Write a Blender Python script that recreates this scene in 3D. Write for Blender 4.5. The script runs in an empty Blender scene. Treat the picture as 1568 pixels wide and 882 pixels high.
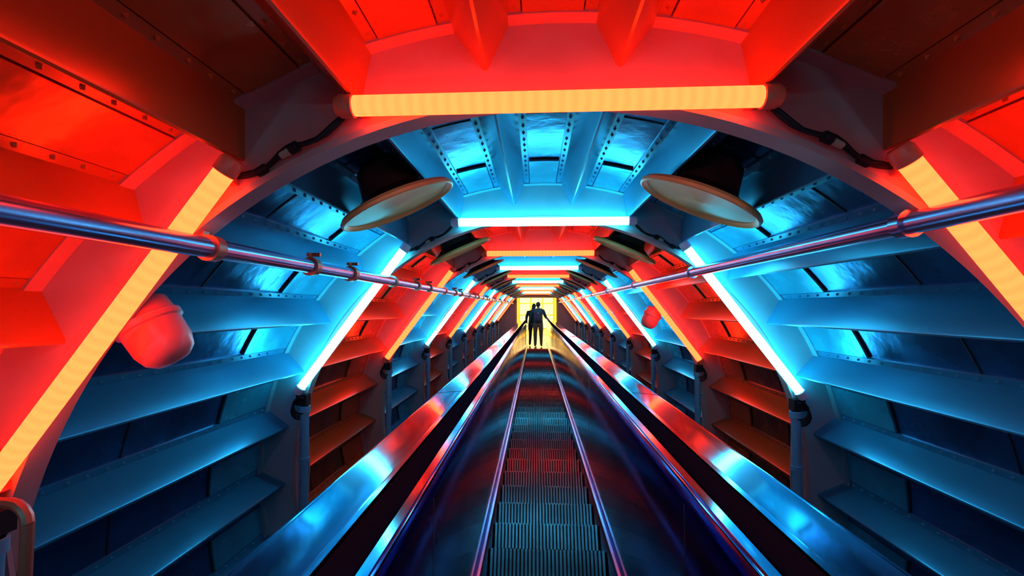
import bpy, bmesh, math, random
from mathutils import Vector, Matrix
random.seed(4)
S=1.25; ZO=1.2          # photo-unit -> metres ; step level becomes z=0
CX,CZ=0.05,-1.08        # tube axis relative to the eye
RS=1.93; RW=1.69        # skin radius, rib inner radius
D0,DP=1.24,1.765        # first light ring, ring pitch
K0,K1=0,11
YB=-2.25; YE=20.4
scn=bpy.context.scene
try:
    scn.view_settings.view_transform='Standard'
    scn.view_settings.look='None'
except Exception: pass

def W(p): return Vector((p[0]*S,p[1]*S,(p[2]+ZO)*S))
def P(R,a,y):
    a=math.radians(a); return (CX+R*math.sin(a),y,CZ+R*math.cos(a))

# ---------------- materials
def mat(name,col,rough=.5,metal=0.,noise=0.,nscale=6.,rvar=0.,bump=0.,bscale=30.,coat=0.,stretch=(1,1,1),det=2.0,spec=.5):
    m=bpy.data.materials.new(name); m.use_nodes=True
    nt=m.node_tree; b=nt.nodes['Principled BSDF']
    b.inputs['Base Color'].default_value=(*col,1)
    b.inputs['Roughness'].default_value=rough
    b.inputs['Metallic'].default_value=metal
    b.inputs['Specular IOR Level'].default_value=spec
    if coat: b.inputs['Coat Weight'].default_value=coat; b.inputs['Coat Roughness'].default_value=.15
    tc=nt.nodes.new('ShaderNodeTexCoord'); mp=nt.nodes.new('ShaderNodeMapping')
    mp.inputs['Scale'].default_value=stretch
    nt.links.new(tc.outputs['Object'],mp.inputs['Vector'])
    if noise or rvar:
        n=nt.nodes.new('ShaderNodeTexNoise'); n.inputs['Scale'].default_value=nscale; n.inputs['Detail'].default_value=det; n.inputs['Roughness'].default_value=.55
        nt.links.new(mp.outputs[0],n.inputs['Vector'])
        if noise:
            r=nt.nodes.new('ShaderNodeMapRange'); r.inputs['From Min'].default_value=.3; r.inputs['From Max'].default_value=.7
            r.inputs['To Min'].default_value=1-noise; r.inputs['To Max'].default_value=1+noise*.4
            nt.links.new(n.outputs['Fac'],r.inputs['Value'])
            x=nt.nodes.new('ShaderNodeVectorMath'); x.operation='SCALE'; x.inputs[0].default_value=col
            nt.links.new(r.outputs[0],x.inputs['Scale']); nt.links.new(x.outputs[0],b.inputs['Base Color'])
        if rvar:
            r2=nt.nodes.new('ShaderNodeMapRange'); r2.inputs['From Min'].default_value=.25; r2.inputs['From Max'].default_value=.75
            r2.inputs['To Min'].default_value=max(.03,rough-rvar); r2.inputs['To Max'].default_value=rough+rvar
            nt.links.new(n.outputs['Fac'],r2.inputs['Value']); nt.links.new(r2.outputs[0],b.inputs['Roughness'])
    if bump:
        n2=nt.nodes.new('ShaderNodeTexNoise'); n2.inputs['Scale'].default_value=bscale; n2.inputs['Detail'].default_value=3
        nt.links.new(mp.outputs[0],n2.inputs['Vector'])
        bp=nt.nodes.new('ShaderNodeBump'); bp.inputs['Strength'].default_value=bump; bp.inputs['Distance'].default_value=.02
        nt.links.new(n2.outputs['Fac'],bp.inputs['Height']); nt.links.new(bp.outputs[0],b.inputs['Normal'])
    return m
def emis(name,col,stripes=False):
    m=bpy.data.materials.new(name); m.use_nodes=True; nt=m.node_tree; nt.nodes.clear()
    o=nt.nodes.new('ShaderNodeOutputMaterial'); e=nt.nodes.new('ShaderNodeEmission')
    mx=max(col); e.inputs['Color'].default_value=(*[c/mx for c in col],1); e.inputs['Strength'].default_value=mx
    if stripes:
        uv=nt.nodes.new('ShaderNodeUVMap'); w=nt.nodes.new('ShaderNodeTexWave'); w.inputs['Scale'].default_value=9.0; w.bands_direction='X'
        r=nt.nodes.new('ShaderNodeMapRange'); r.inputs['To Min'].default_value=mx*.93; r.inputs['To Max'].default_value=mx*1.05
        nt.links.new(uv.outputs[0],w.inputs['Vector']); nt.links.new(w.outputs['Fac'],r.inputs['Value']); nt.links.new(r.outputs[0],e.inputs['Strength'])
    nt.links.new(e.outputs[0],o.inputs[0]); return m

# grey metal; red-orange and blue neon light tinted into each bay's base colour
NEON_TINT={}
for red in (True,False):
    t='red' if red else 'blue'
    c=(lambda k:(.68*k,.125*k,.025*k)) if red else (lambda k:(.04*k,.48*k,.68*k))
    NEON_TINT[red]=dict(
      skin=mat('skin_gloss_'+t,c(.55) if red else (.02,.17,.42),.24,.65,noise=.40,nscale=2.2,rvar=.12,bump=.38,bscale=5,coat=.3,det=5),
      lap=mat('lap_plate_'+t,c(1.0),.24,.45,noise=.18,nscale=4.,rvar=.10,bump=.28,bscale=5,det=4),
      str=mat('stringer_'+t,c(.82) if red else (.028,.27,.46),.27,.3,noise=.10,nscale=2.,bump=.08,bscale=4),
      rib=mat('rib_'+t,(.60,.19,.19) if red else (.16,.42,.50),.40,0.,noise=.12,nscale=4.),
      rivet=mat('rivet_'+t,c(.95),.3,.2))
M_rib=mat('rib_paint',(.34,.27,.28),.40,0.,noise=.12,nscale=5.)
M_seam=mat('dark_seam',(.01,.01,.02),.6)
M_red=emis('neon_orange_red',(14.5,.54,.12),True)
M_blue=emis('neon_cyan_white',(1.0,14,20))
M_capr=mat('neon_cap_red',(.9,.14,.08),.4); M_capb=mat('neon_cap_white',(.6,.8,.9),.4)
M_black=mat('black_rubber',(.010,.010,.016),.55,spec=.2)
M_hand=mat('handrail_rubber',(.012,.010,.022),.7,spec=0.)
M_conn=mat('connector_plastic',(.35,.32,.24),.5)
M_pipe=mat('galvanised_pipe',(.42,.36,.60),.24,.9,noise=.15,nscale=3,rvar=.05)
M_clamp=mat('pipe_clamp_steel',(.45,.18,.12),.4,.5)
M_deck=mat('polished_steel_deck',(.62,.68,.88),.08,1.,rvar=.04,nscale=3,bump=.14,bscale=2.5,stretch=(1,.3,1))
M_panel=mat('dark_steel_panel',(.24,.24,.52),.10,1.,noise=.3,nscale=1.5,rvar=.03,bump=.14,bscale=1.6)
M_trim=mat('skirt_trim_steel',(.50,.52,.72),.20,1.)
M_step=mat('step_aluminium',(.24,.24,.30),.24,.95,noise=.3,nscale=5)
M_stepd=mat('step_groove',(.012,.012,.02),.5,.3)
M_lamp=mat('lamp_enamel',(.85,.56,.18),.42,0.,noise=.15,nscale=5)
M_lampd=mat('lamp_housing_dark',(.03,.02,.022),.5,.2)
M_post=mat('post_blue_steel',(.12,.38,.58),.35,.2)
M_beac=mat('beacon_plastic',(.75,.16,.17),.35,0.)
M_floor=mat('tunnel_floor_dark',(.02,.02,.03),.6,0.,noise=.3)
M_warm=mat('exit_wall_paint',(.88,.66,.24),.6,0.,noise=.1)
M_frame=mat('exit_door_frame',(.50,.30,.07),.4,.3)
M_glow=emis('exit_window_light',(3.0,2.2,.62))
M_light=emis('exit_ceiling_light',(15,10,2.7))

# ---------------- mesh builder
class MB:
    def __init__(s): s.v=[];s.f=[];s.m=[];s.mats=[];s.uv={}
    def mi(s,m):
        if m not in s.mats: s.mats.append(m)
        return s.mats.index(m)
    def add(s,vs,fs,m):
        o=len(s.v); s.v+= [Vector(v) for v in vs]; k=s.mi(m)
        for f in fs: s.f.append([i+o for i in f]); s.m.append(k)
        return o
    def box(s,a,b,m):
        x0,y0,z0=a;x1,y1,z1=b
        s.add([(x0,y0,z0),(x1,y0,z0),(x1,y1,z0),(x0,y1,z0),(x0,y0,z1),(x1,y0,z1),(x1,y1,z1),(x0,y1,z1)],
              [(0,3,2,1),(4,5,6,7),(0,1,5,4),(1,2,6,5),(2,3,7,6),(3,0,4,7)],m)
    def prism(s,poly,y0,y1,m,caps=True):   # poly in (x,z)
        n=len(poly)
        vs=[(p[0],y0,p[1]) for p in poly]+[(p[0],y1,p[1]) for p in poly]
        fs=[(i,(i+1)%n,(i+1)%n+n,i+n) for i in range(n)]
        if caps: fs+=[tuple(range(n))[::-1],tuple(range(n,2*n))]
        s.add(vs,fs,m)
    def path(s,pts,rad,m,n=10,flat=1.0):
        pts=[Vector(p) for p in pts]
        if not isinstance(rad,(list,tuple)): rad=[rad]*len(pts)
        vs=[];L=len(pts);up=None;dist=[0]
        for i in range(1,L): dist.append(dist[-1]+(pts[i]-pts[i-1]).length)
        for i in range(L):
            t=(pts[min(i+1,L-1)]-pts[max(i-1,0)]).normalized()
            if up is None:
                up=Vector((0,0,1)) if abs(t.z)<.9 else Vector((0,1,0))
            a=t.cross(up).normalized(); b=a.cross(t).normalized(); up=b
            for j in range(n):
                th=2*math.pi*j/n; vs.append(pts[i]+(a*math.cos(th)+b*math.sin(th)*flat)*rad[i])
        fs=[]
        for i in range(L-1):
            for j in range(n): fs.append((i*n+j,i*n+(j+1)%n,(i+1)*n+(j+1)%n,(i+1)*n+j))
        fs+=[tuple(range(n))[::-1],tuple(range((L-1)*n,L*n))]
        o=s.add(vs,fs,m)
        for i in range(L):
            for j in range(n): s.uv[o+i*n+j]=(dist[i],j/n)
    def lathe(s,prof,org,axis,m,n=24):   # prof (dist along axis, radius)
        org=Vector(org);ax=Vector(axis).normalized()
        up=Vector((0,0,1)) if abs(ax.z)<.9 else Vector((0,1,0))
        a=ax.cross(up).normalized();b=a.cross(ax)
        vs=[];fs=[];L=len(prof)
        for d,r in prof:
            for j in range(n):
                th=2*math.pi*j/n; vs.append(org+ax*d+(a*math.cos(th)+b*math.sin(th))*max(r,1e-4))
        for i in range(L-1):
            for j in range(n): fs.append((i*n+j,i*n+(j+1)%n,(i+1)*n+(j+1)%n,(i+1)*n+j))
        fs+=[tuple(range(n))[::-1],tuple(range((L-1)*n,L*n))]
        s.add(vs,fs,m)
    def annulus(s,R0,R1,y0,y1,m,n=120,a0=0,a1=360):
        full=(a1-a0)>=360; N=n if full else n+1
        vs=[]
        for i in range(N):
            a=a0+(a1-a0)*i/n
            vs+=[P(R0,a,y0),P(R1,a,y0),P(R1,a,y1),P(R0,a,y1)]
        fs=[]
        for i in range(n):
            j=(i+1)%N
            for q in range(4): fs.append((i*4+q,i*4+(q+1)%4,j*4+(q+1)%4,j*4+q))
        if not full: fs+=[(0,1,2,3),tuple((N-1)*4+q for q in (3,2,1,0))]
        s.add(vs,fs,m)
    def obj(s,name,parent=None,conv=True,ang=35,recalc=True):
        me=bpy.data.meshes.new(name)
        me.from_pydata([W(v) if conv else v for v in s.v],[],s.f)
        for m in s.mats: me.materials.append(m)
        for p,k in zip(me.polygons,s.m): p.material_index=k
        if s.uv:
            u=me.uv_layers.new(name='UVMap')
            for l in me.loops:
                if l.vertex_index in s.uv: u.data[l.index].uv=s.uv[l.vertex_index]
        if recalc:
            bm=bmesh.new(); bm.from_mesh(me); bmesh.ops.recalc_face_normals(bm,faces=bm.faces); bm.to_mesh(me); bm.free()
        for p in me.polygons: p.use_smooth=True
        try: me.set_sharp_from_angle(angle=math.radians(ang))
        except Exception: pass
        o=bpy.data.objects.new(name,me); scn.collection.objects.link(o)
        if parent: o.parent=parent
        return o
def empty(name,loc=(0,0,0)):
    e=bpy.data.objects.new(name,None); scn.collection.objects.link(e); e.empty_display_size=.2; return e

yr=lambda k: D0+DP*(k-1)
STR=[6.25+12.5*i for i in range(10)]
STR=sorted([-a for a in STR]+STR)

# ---------------- tunnel shell
shell=empty('wall_tunnel')
sk=MB(); b=MB(); r=MB(); sm=MB()
edges=[YB]+[yr(k)+.06 for k in range(K0,K1+1)]+[YE]
for i in range(len(edges)-1):
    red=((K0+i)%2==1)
    PM=NEON_TINT[red]
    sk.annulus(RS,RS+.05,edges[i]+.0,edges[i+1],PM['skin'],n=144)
    y0=edges[i]+(.02 if i else 0); y1=edges[i+1]
    for a in STR:
        top=abs(a)<10
        Rt=1.785 if top else (1.775 if abs(a)<40 else 1.755)
        hw=2.75; t=.22
        poly=[P(RS,a-hw,0),P(Rt+.006,a-t-.08,0),P(Rt,a-t*.6,0),P(Rt,a+t*.6,0),P(Rt+.006,a+t+.08,0),P(RS,a+hw,0)]
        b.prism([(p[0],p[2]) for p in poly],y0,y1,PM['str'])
        # foot flanges
        for sd in (-1,1):
            q=[P(RS-.012,a+sd*hw*.9,0),P(RS-.012,a+sd*(hw+.8),0),P(RS,a+sd*(hw+.85),0),P(RS,a+sd*hw*.9,0)]
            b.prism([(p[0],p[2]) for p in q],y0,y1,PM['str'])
            if i<7:
                n=int((y1-y0)/.085)
                for j in range(n):
                    y=y0+.05+j*.085+random.uniform(-.008,.008)
                    ra=a+sd*(hw+.35); c=Vector(P(RS-.020,ra,y)); e=.010
                    tan=Vector((math.cos(math.radians(ra)),0,-math.sin(math.radians(ra))))
                    up=Vector((-math.sin(math.radians(ra)),0,-math.cos(math.radians(ra))))
                    base=c-up*.010
                    vs=[base+tan*e,base+Vector((0,e,0)),base-tan*e,base-Vector((0,e,0)),c+up*.003]
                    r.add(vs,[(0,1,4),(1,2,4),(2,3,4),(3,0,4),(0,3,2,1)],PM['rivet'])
    # lap plate and seams between stringers
    A=[-118.75]+STR+[118.75]
    for j in range(len(A)-1):
        a0=A[j]+3.7; a1=A[j+1]-3.7
        if a1<=a0: continue
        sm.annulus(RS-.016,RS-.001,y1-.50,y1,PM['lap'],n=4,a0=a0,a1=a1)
        sm.annulus(RS-.006,RS-.001,y1-.512,y1-.50,M_seam,n=4,a0=a0,a1=a1)
        sm.annulus(RS-.004,RS-.001,y1-1.12,y1-1.113,M_seam,n=4,a0=a0,a1=a1)
sk.obj('curved_skin',shell)
b.obj('stringers',shell); r.obj('rivets',shell,recalc=False); sm.obj('lap_plates',shell)
b=MB(); b.annulus(0.0005,RS+.05,YB-.05,YB,M_rib,n=64); b.obj('wall_back')
# end wall with opening
OW=.90; OT=.44
b=MB()
x0,x1=CX-OW,CX+OW; B=2.1
b.box((CX-B,YE,CZ-B),(x0,YE+.1,CZ+B),M_rib); b.box((x1,YE,CZ-B),(CX+B,YE+.1,CZ+B),M_rib)
b.box((x0,YE,OT),(x1,YE+.1,CZ+B),M_rib); b.box((x0,YE,CZ-B),(x1,YE+.1,-1.2),M_rib)
b.obj('wall_end')
# exit lobby
b=MB(); b.box((CX-1.6,YE+.1,-1.25),(CX+1.6,YE+5,-1.2),M_warm); b.obj('floor_lobby')
b=MB(); b.box((CX-1.6,YE+.1,.9),(CX+1.6,YE+5,.95),M_warm); b.obj('ceiling_lobby')
b=MB(); b.box((CX-1.65,YE+.1,-1.25),(CX-1.6,YE+5,.95),M_warm); b.obj('wall_lobby_left')
b=MB(); b.box((CX+1.6,YE+.1,-1.25),(CX+1.65,YE+5,.95),M_warm); b.obj('wall_lobby_right')
b=MB(); b.box((CX-1.65,YE+5,-1.25),(CX+1.65,YE+5.05,.95),M_warm); b.obj('wall_lobby_far')
b=MB()
yd=YE+4.9
for xx in (-.95,-.32,.32,.95): b.box((CX+xx-.035,yd,-1.2),(CX+xx+.035,yd+.08,.62),M_frame)
for zz in (-1.2,-.45,.2,.58): b.box((CX-.98,yd+.01,zz-.0),(CX+.98,yd+.07,zz+.06),M_frame)
b.box((CX-.95,yd+.05,-1.15),(CX+.95,yd+.07,.6),M_glow); b.obj('door_1')
b=MB(); b.box((CX-1.1,YE+.8,.84),(CX+1.1,YE+4.2,.89),M_light); b.box((CX-1.15,YE+.75,.87),(CX+1.15,YE+4.25,.899),M_frame); b.obj('lobby_ceiling_light')
b=MB()
b.box((x0-.05,YE-.03,-1.2),(x0+.02,YE+.13,OT+.06),M_frame); b.box((x1-.02,YE-.03,-1.2),(x1+.05,YE+.13,OT+.06),M_frame); b.box((x0-.05,YE-.03,OT),(x1+.05,YE+.13,OT+.06),M_frame)
b.obj('trim_1')
# floor
fz=-1.75; hx=math.sqrt(RS**2-(fz-CZ)**2)-.005
b=MB(); b.box((CX-hx,YB,fz-.03),(CX+hx,YE,fz),M_floor); b.obj('floor')

# ---------------- ribs, neon, posts, cables
def neon(pa,pb,red):
    m=M_red if red else M_blue; cap=M_capr if red else M_capb
    pa=Vector(pa);pb=Vector(pb);d=(pb-pa).normalized()
    b=MB(); b.path([pa+d*.03,pb-d*.03],.0285,m,n=12)
    for p,s in ((pa,1),(pb,-1)):
        b.path([p-d*s*.012,p+d*s*.0,p+d*s*.038,p+d*s*.04],[.026,.033,.033,.029],cap,n=16)
        q=p+d*s*.05; b.box((q.x-.012,q.y+.018,q.z-.012),(q.x+.012,q.y+.062,q.z+.012),cap)
    o=b.obj('neon_tube_light'); return o
for k in range(K0,K1+1):
    red=(k%2==1); yn=yr(k); yw=yn+.06; R_=NEON_TINT[red]['rib']; RV=NEON_TINT[red]['rivet']
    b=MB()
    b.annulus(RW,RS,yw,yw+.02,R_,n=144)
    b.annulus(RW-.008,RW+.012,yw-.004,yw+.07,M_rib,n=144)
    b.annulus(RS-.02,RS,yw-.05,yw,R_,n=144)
    for sx in (-1,1):  # gusset knees near the lower light ends
        q=[P(RW+.02,sx*74,0),P(RW-.06,sx*80,0),P(RW-.10,sx*90,0),P(RW-.04,sx*104,0),P(RW+.02,sx*110,0)]
        b.prism([(p[0],p[2]) for p in q],yw+.004,yw+.018,M_rib)
    b.obj('tunnel_rib_frame')
    neon((CX-.60,yn,.57),(CX+.60,yn,.57),red)
    for sx in (-1,1):
        neon((CX+sx*.915,yn,.415),(CX+sx*1.645,yn,-.565),red)
        b=MB(); xp=CX+sx*1.60
        b.path([(xp,yn+.01,-.66),(xp,yn+.01,-1.72)],.028,M_post,n=12)
        b.path([(xp,yn+.01,-.66),(xp,yn+.01,-.70)],.036,M_post,n=12)
        b.path([(xp,yn+.01,-1.0),(xp,yn+.01,-1.03)],.034,M_post,n=12)
        b.path([(xp-.0,yn+.01,-.9),(xp+sx*.06,yw+.005,-.9)],.014,M_post,n=8)
        b.obj('support_post')
        b=MB()  # junction box with looped leads
        b.box((xp-.035+sx*.02,yn-.005,-.655),(xp+.035+sx*.02,yn+.06,-.585),M_black)
        for q in range(3):
            pts=[]
            for t in range(9):
                th=t/8*math.pi*1.3-.4
                pts.append((xp+sx*(.02+.05*math.sin(th)+.012*q),yn-.012+.012*q,-.60-.055*(1-math.cos(th))-.02*q))
            b.path(pts,.007,M_black,n=6)
        b.obj('junction_box')
        # lead between lights
        b=MB(); pts=[]
        for t in range(13):
            u=t/12; a=sx*(20.5+12*u); R=1.745-.035*math.sin(u*math.pi)-.012*math.sin(u*9)
            pts.append(P(R,a,yw-.018-.012*math.sin(u*5)))
        b.path(pts,.0075,M_black,n=6)
        pts2=[(p[0],p[1]-.008,p[2]+.006*math.sin(i*1.3)) for i,p in enumerate(pts)]
        b.path(pts2,.006,M_black,n=6)
        c=Vector(pts[5]);d=Vector(pts[7])
        b.path([c,c+(d-c)*.45],.016,M_black,n=8); b.path([c+(d-c)*.45,d],.013,M_conn,n=8); 
        b.path([pts[9],pts[10]],.014,M_black,n=8)
        b.obj('light_cable')

# ---------------- round lamps in every bay
for k in range(0,K1):
    yc=yr(k)+.86
    for sx in (-1,1):
        a=sx*24; o=Vector(P(1.70,a,yc)); n=Vector((-math.sin(math.radians(a)),.12,-math.cos(math.radians(a)))).normalized() # toward axis
        b=MB()
        b.lathe([(-.226,.09),(-.20,.12),(-.08,.145),(-.05,.19),(-.02,.255)],o,n,M_lampd,n=36)
        b.lathe([(-.022,.25),(-.026,.268),(-.012,.280),(.0,.278),(.004,.270),(-.002,.258),(-.012,.250),(-.014,.12),(-.010,.02),(-.008,.001)],o,n,M_lamp,n=48)
        b.obj('round_dish_lamp')

# ---------------- pipes
for (px,pz) in ((-.985,.18),(1.045,.235)):
    sx=-1 if px<0 else 1
    b=MB(); b.path([(px,YB+.02,pz),(px,YE,pz)],.031,M_pipe,n=20)
    for k in range(K0,K1+1):
        y=yr(k)+.09
        b.path([(px,y-.018,pz),(px,y+.018,pz)],.040,M_clamp if sx<0 else M_pipe,n=16)
        q=Vector((px-CX,0,pz-CZ)).normalized()
        e=Vector((px,y,pz))+q*.045
        b.box((e.x-.012,y-.012,e.z-.02),(e.x+.012,y+.012,e.z+.02),M_clamp)
        if sx<0:
            for dy in (.62,1.05):
                yy=y+dy
                b.path([(px,yy-.02,pz),(px,yy+.02,pz)],.041,M_clamp,n=16)
                b.path([(px,yy,pz+.03),(px-.01,yy,pz+.06)],.009,M_clamp,n=8)
                b.path([(px-.03,yy+.02,pz+.055),(px+.03,yy+.02,pz+.055)],.009,M_clamp,n=8)
    b.obj('handrail_pipe')

# ---------------- alarm beacons
def beacon(o,ax):
    o=Vector(o);ax=Vector(ax).normalized(); b=MB()
    b.lathe([(-.09,.02),(-.02,.03),(-.015,.07),(0,.085),(.05,.09),(.055,.10),(.075,.10),(.08,.09),(.15,.088),(.19,.075),(.212,.05),(.22,.01)],o,ax,M_beac,n=28)
    w=Vector((o.x-CX,0,o.z-CZ)).normalized()
    b.path([o-ax*.08,o-ax*.10+w*.05,o+w*.27],.016,M_lampd,n=8)
    b.obj('alarm_beacon')
beacon((-1.33,1.46,.0),(.55,.1,-.85)); beacon((1.30,5.05,-.02),(-.4,.1,-.9))
# bent tube bracket, near left
b=MB(); pts=[]
cx,cz,hw,hh,rr=-1.385,-.76,.09,.26,.05
for (qx,qz,s0) in ((hw-rr,hh-rr,0),(-(hw-rr),hh-rr,90),(-(hw-rr),-(hh-rr),180),(hw-rr,-(hh-rr),270)):
    for t in range(5):
        th=math.radians(s0+t*22.5); pts.append((cx+qx+rr*math.cos(th),1.12,cz+qz+rr*math.sin(th)))
pts.append(pts[0]); b.path(pts,.014,M_clamp,n=8); b.path([(cx-.08,1.12,cz),(cx-.26,1.29,cz)],.012,M_clamp,n=8)
b.obj('bent_tube_bracket')

# ---------------- escalator
esc=empty('escalator')
EC=.055; Y0e=-2.0; YS=13.4; YL=15.6
p=.27; th=math.radians(27); tl=p*math.cos(th); rl=p*math.sin(th)
bs=MB()
n=int((YS-Y0e)/p); nr=30; hwS=.285
prof=[]
for i in range(n):
    y=Y0e+i*p
    prof.append((y,-1.2)); prof.append((y+tl*math.cos(th),-1.2-tl*math.sin(th)))
prof.append((Y0e+n*p,-1.2))
def sheet(b,x0,x1,off,m):
    vs=[];fs=[]
    for (y,z) in prof: vs+=[(x0,y+off*.5,z-off),(x1,y+off*.5,z-off)]
    for i in range(len(prof)-1): fs.append((2*i,2*i+1,2*i+3,2*i+2))
    b.add(vs,fs,m)
sheet(bs,EC-hwS,EC+hwS,.012,M_stepd)
wd=2*hwS/nr
for j in range(nr):
    xa=EC-hwS+j*wd+wd*.22; xb=xa+wd*.56
    vs=[];fs=[]
    for (y,z) in prof: vs+=[(xa,y+.006,z-.012),(xa,y,z),(xb,y,z),(xb,y+.006,z-.012)]
    for i in range(len(prof)-1):
        o=4*i
        for q in range(3): fs.append((o+q,o+q+1,o+q+5,o+q+4))
    bs.add(vs,fs,M_step)
bs.obj('steps',esc,recalc=False,ang=20)
b=MB()
for sx in (-1,1):
    X=lambda v: EC+sx*v
    b.prism([(X(.292),-1.32),(X(.292),-1.175),(X(.300),-1.162),(X(.312),-1.162),(X(.322),-1.172),(X(.322),-1.32)],Y0e,YL,M_trim)
b.obj('skirt_trims',esc)
b=MB()
for sx in (-1,1):
    X=lambda v: EC+sx*v
    b.prism([(X(.3222),-1.3),(X(.3222),-.50),(X(.335),-.47),(X(.345),-.47),(X(.345),-1.3)],Y0e,YL,M_panel)
    b.prism([(X(.560),-1.7),(X(.560),-.56),(X(.575),-.56),(X(.575),-1.7)],Y0e,YL,M_panel)
    for yy in [Y0e+1.1+2.1*i for i in range(9)]:
        if yy<YL: b.prism([(X(.3215),-1.16),(X(.3215),-.50),(X(.323),-.50),(X(.323),-1.16)],yy,yy+.006,M_seam)
b.obj('balustrade_panels',esc)
b=MB()
for sx in (-1,1):
    X=lambda v: EC+sx*v
    top=[(.340,-.475),(.345,-.462),(.36,-.452),(.420,-.450),(.422,-.434),(.430,-.430),(.437,-.434),(.441,-.440),(.50,-.443),(.565,-.450)]
    for t in range(1,7):
        a=math.radians(t*15); top.append((.565+.035*math.sin(a),-.485+.035*math.cos(a)))
    top+=[(.600,-.56),(.34,-.56)]
    b.prism([(X(u),v) for u,v in top],Y0e,YL,M_deck)
    for yy in [Y0e+2.2*i for i in range(1,9)]:
        if yy<YL:
            q=[(u,v+.0008) for u,v in top[7:16]]+[(.5,-.50)]; b.prism([(X(u),v) for u,v in q],yy,yy+.006,M_seam)
b.obj('balustrade_decks',esc,ang=25)
b=MB()
for sx in (-1,1):
    X=lambda v: EC+sx*v; q=[]
    for t in range(14):
        a=2*math.pi*t/14; q.append((X(.382+.030*math.cos(a)),-.436+.016*math.sin(a)))
    b.prism(q,Y0e,YL,M_hand)
    for yy in (Y0e,YL):  # newel end caps
        b.lathe([(0,.06),(.03,.055),(.05,.02)],(X(.392),yy,-.49),(0,1 if yy>0 else -1,0),M_black,n=16)
b.obj('handrails',esc)
b=MB()
b.box((EC-.60,YS,-1.26),(EC+.60,YE+.0,-1.205),M_step)
for i in range(60):
    xx=EC-.28+i*.56/59; b.box((xx-.003,YS+.02,-1.205),(xx+.003,YS+3.0,-1.2),M_trim)
b.obj('landing_plate',esc)
b=MB(); b.box((EC-.55,Y0e,-1.745),(EC+.55,YE-.02,-1.5),M_floor); b.obj('truss',esc)

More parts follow.
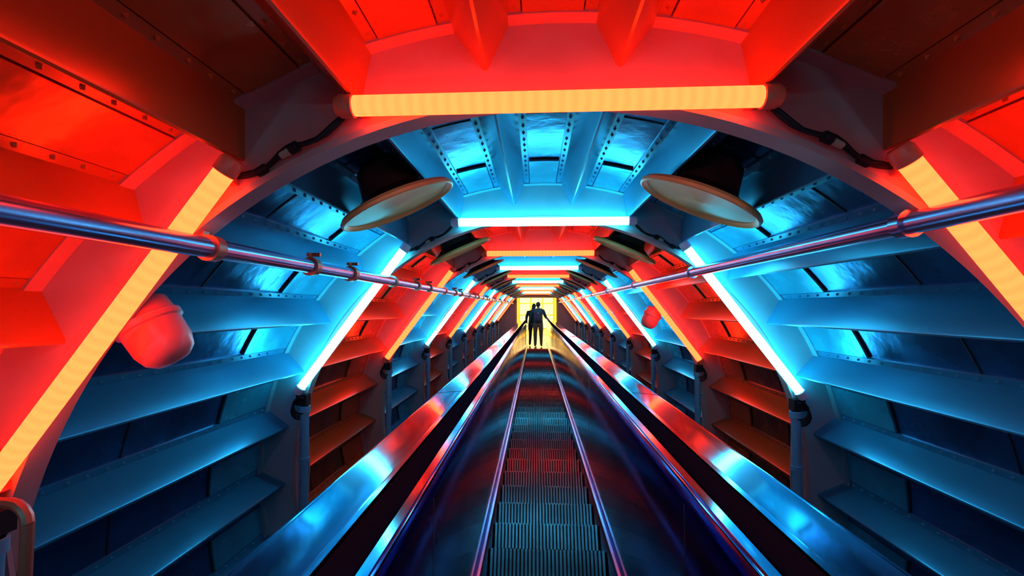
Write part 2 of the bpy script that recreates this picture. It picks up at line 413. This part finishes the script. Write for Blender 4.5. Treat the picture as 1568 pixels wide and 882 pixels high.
# ---------------- people
M_hair=mat('hair_dark',(.012,.009,.008),.5); M_sk=mat('skin_tone',(.55,.33,.24),.5); M_shirt=mat('shirt_navy',(.03,.035,.06),.8,noise=.2)
M_sh2=mat('jacket_dark',(.02,.02,.025),.8); M_tr=mat('trousers_khaki',(.34,.27,.15),.85,noise=.2); M_jean=mat('jeans_dark',(.03,.035,.06),.85)
M_shoe=mat('shoe_dark',(.03,.025,.02),.6); M_bag=mat('backpack_fabric',(.06,.07,.11),.6,noise=.3,nscale=20); M_eye=mat('eye_dark',(.02,.02,.02),.2); M_strap=mat('bag_trim_grey',(.5,.5,.53),.6)
def person(name,loc,joints,edges_,hands,headc,tilt,mats,bag=False,longhair=False,sc=1.0):
    me=bpy.data.meshes.new('b'); names=list(joints); 
    me.from_pydata([joints[q][0] for q in names],[],[(names.index(a),names.index(c)) for a,c in edges_])
    o=bpy.data.objects.new('b',me); scn.collection.objects.link(o)
    md=o.modifiers.new('s','SKIN'); md.use_smooth_shade=True
    for i,q in enumerate(names):
        r=joints[q][1]; me.skin_vertices[0].data[i].radius=r if isinstance(r,tuple) else (r,r)
        me.skin_vertices[0].data[i].use_root=(q=='pelvis')
    ss=o.modifiers.new('u','SUBSURF'); ss.levels=2; ss.render_levels=2
    dg=bpy.context.evaluated_depsgraph_get(); dg.update()
    m2=bpy.data.meshes.new_from_object(o.evaluated_get(dg)); bpy.data.objects.remove(o)
    shirt,trou,shoe=mats
    b=MB(); b.v=[v.co.copy() for v in m2.vertices]
    for pl in m2.polygons:
        c=pl.center
        if c.z<.085: m=shoe
        elif c.z<.93 and abs(c.x)<.24: m=trou
        elif c.z>1.47: m=M_sk
        else: m=shirt
        if abs(c.x)>.32 and not longhair: m=M_sk
        if c.z<.90 and abs(c.x)>.235: m=M_sk
        b.f.append(list(pl.vertices)); b.m.append(b.mi(m))
    # hands: palm already skinned, add 5 fingers
    for (wr,dr,up,sd) in hands:
        wr=Vector(wr);dr=Vector(dr).normalized();up=Vector(up).normalized();si=dr.cross(up).normalized()*sd
        for q,(off,L) in enumerate(((-.030,.070),(-.010,.080),(.010,.076),(.029,.060))):
            s=wr+dr*.065+si*off
            b.path([s-dr*.02,s+dr*L*.4-up*.004,s+dr*L*.75-up*.020,s+dr*L*.9-up*.042],[.010,.009,.008,.006],M_sk,n=8)
        s=wr+dr*.02-si*.028
        b.path([s,s-si*.025+dr*.02-up*.008,s-si*.03+dr*.05-up*.02],[.012,.010,.007],M_sk,n=8)
    # head
    T=Matrix.Translation(Vector(headc))@Matrix.Rotation(math.radians(tilt),4,'Y')
    def ell(c,r,m,sub=3,f=None):
        bm=bmesh.new(); bmesh.ops.create_icosphere(bm,subdivisions=sub,radius=1)
        vs=[]
        for v in bm.verts:
            q=v.co.copy()
            if f: q=f(q)
            vs.append(T@Vector((q.x*r[0]+c[0],q.y*r[1]+c[1],q.z*r[2]+c[2])))
        b.add(vs,[[v.index for v in fc.verts] for fc in bm.faces],m); bm.free()
    def skull(q):
        if q.z<0: q.x*=1-.35*(-q.z)**1.5; q.y=q.y*(1-.25*(-q.z))+.12*(-q.z)
        return q
    ell((0,0,0),(.074,.093,.113),M_sk,3,skull)
    ell((0,.098,-.015),(.012,.018,.024),M_sk,2)
    for sx in (-1,1):
        ell((sx*.075,-.002,-.005),(.010,.018,.03),M_sk,2); ell((sx*.03,.082,.008),(.012,.010,.008),M_eye,2)
    ell((0,.082,-.055),(.024,.012,.007),M_beac,2)
    def hair(q):
        if q.y>.25 and q.z<.45: q.y=.25+(q.y-.25)*.1; q.x*=.9
        if q.z<-.3 and not longhair: q*=.8
        return q
    ell((0,-.014,.016),(.088,.103,.118),M_hair,3,hair)
    if longhair: ell((0,-.055,-.10),(.085,.055,.16),M_hair,3)
    if bag:
        def rb(q):
            return Vector([math.copysign(abs(t)**.45,t) for t in q])
        T0=T; T=Matrix.Translation((0,0,0))
        ell((0,-.21,1.18),(.165,.10,.245),M_bag,4,rb); ell((0,-.31,1.09),(.125,.045,.10),M_bag,4,rb)
        ell((0,-.307,1.09),(.127,.046,.008),M_strap,3,rb); ell((0,-.315,1.30),(.03,.006,.02),M_strap,3,rb)
        T=T0
        for sx in (-1,1):
            b.path([(sx*.10,-.15,1.40),(sx*.115,-.05,1.485),(sx*.125,.06,1.46),(sx*.13,.155,1.32),(sx*.15,.13,1.12),(sx*.14,-.10,1.02)],.017,M_bag,n=8)
    lo=Vector(loc)
    b.v=[v*sc+lo for v in b.v]
    ob=b.obj(name,conv=False,ang=60,recalc=False); return ob
E=[('pelvis','waist'),('waist','chest'),('chest','nb'),('nb','nt'),('chest','sl'),('sl','el'),('el','wl'),('wl','hl'),('chest','sr'),('sr','er'),('er','wr'),('wr','hr'),
   ('pelvis','pl'),('pl','kl'),('kl','al'),('al','tl'),('pelvis','pr'),('pr','kr'),('kr','ar'),('ar','tr')]
J1=dict(pelvis=((0,0,.93),(.17,.13)),waist=((0,0,1.10),(.16,.12)),chest=((0,0,1.30),(.19,.13)),nb=((0,0,1.44),.08),nt=((0,.01,1.53),.055),
  sl=((-.20,0,1.385),.08),el=((-.27,.02,1.12),.058),wl=((-.25,.14,.92),.034),hl=((-.245,.17,.86),(.038,.022)),
  sr=((.20,0,1.385),.08),er=((.29,.02,1.14),.058),wr=((.40,.17,1.045),.034),hr=((.42,.235,1.03),(.038,.022)),
  pl=((-.10,0,.84),.12),kl=((-.115,.03,.48),.078),al=((-.12,-.02,.09),.052),tl=((-.13,.12,.035),(.045,.032)),
  pr=((.10,0,.84),.12),kr=((.11,.02,.48),.078),ar=((.115,-.03,.09),.052),tr=((.13,.11,.035),(.045,.032)))
yP=14.0*S
person('person_with_backpack',(.10,yP,.005),J1,E,[((-.25,.15,.90),(.05,.35,-1),(-1,0,0),1),((.41,.19,1.045),(.1,1,-.15),(0,0,1),1)],(.0,.02,1.60),0,(M_shirt,M_tr,M_shoe),bag=True,sc=.99)
J2={k:(Vector(v[0]),v[1]) for k,v in J1.items()}
J2['nt']=(Vector((.03,.01,1.53)),.045)
J2['er']=(Vector((.26,.0,1.12)),.05); J2['wr']=(Vector((.24,.12,.92)),.03); J2['hr']=(Vector((.235,.15,.86)),(.034,.02))
J2['kl']=(Vector((-.10,.05,.48)),.07)
J2={k:(tuple(v[0]),v[1]) for k,v in J2.items()}
person('person_with_long_hair',(-.11,yP+.50,.005),J2,E,[((-.25,.15,.90),(.05,.35,-1),(-1,0,0),1),((.24,.13,.90),(-.05,.35,-1),(1,0,0),-1)],(.045,.02,1.61),8,(M_sh2,M_jean,M_shoe),longhair=True,sc=.95)

# ---------------- world and camera
w=bpy.data.worlds.new('World'); scn.world=w; w.use_nodes=True
w.node_tree.nodes['Background'].inputs[0].default_value=(.01,.02,.06,1); w.node_tree.nodes['Background'].inputs[1].default_value=.5
cd=bpy.data.cameras.new('Camera'); cam=bpy.data.objects.new('Camera',cd); scn.collection.objects.link(cam)
cd.sensor_width=36; cd.lens=16; cd.clip_start=.02; cd.clip_end=200
cam.location=W((0,0,0))
yaw=math.atan(36/697); pit=math.atan(30/697)
cam.rotation_euler=(math.pi/2+pit,0,yaw)
scn.camera=cam
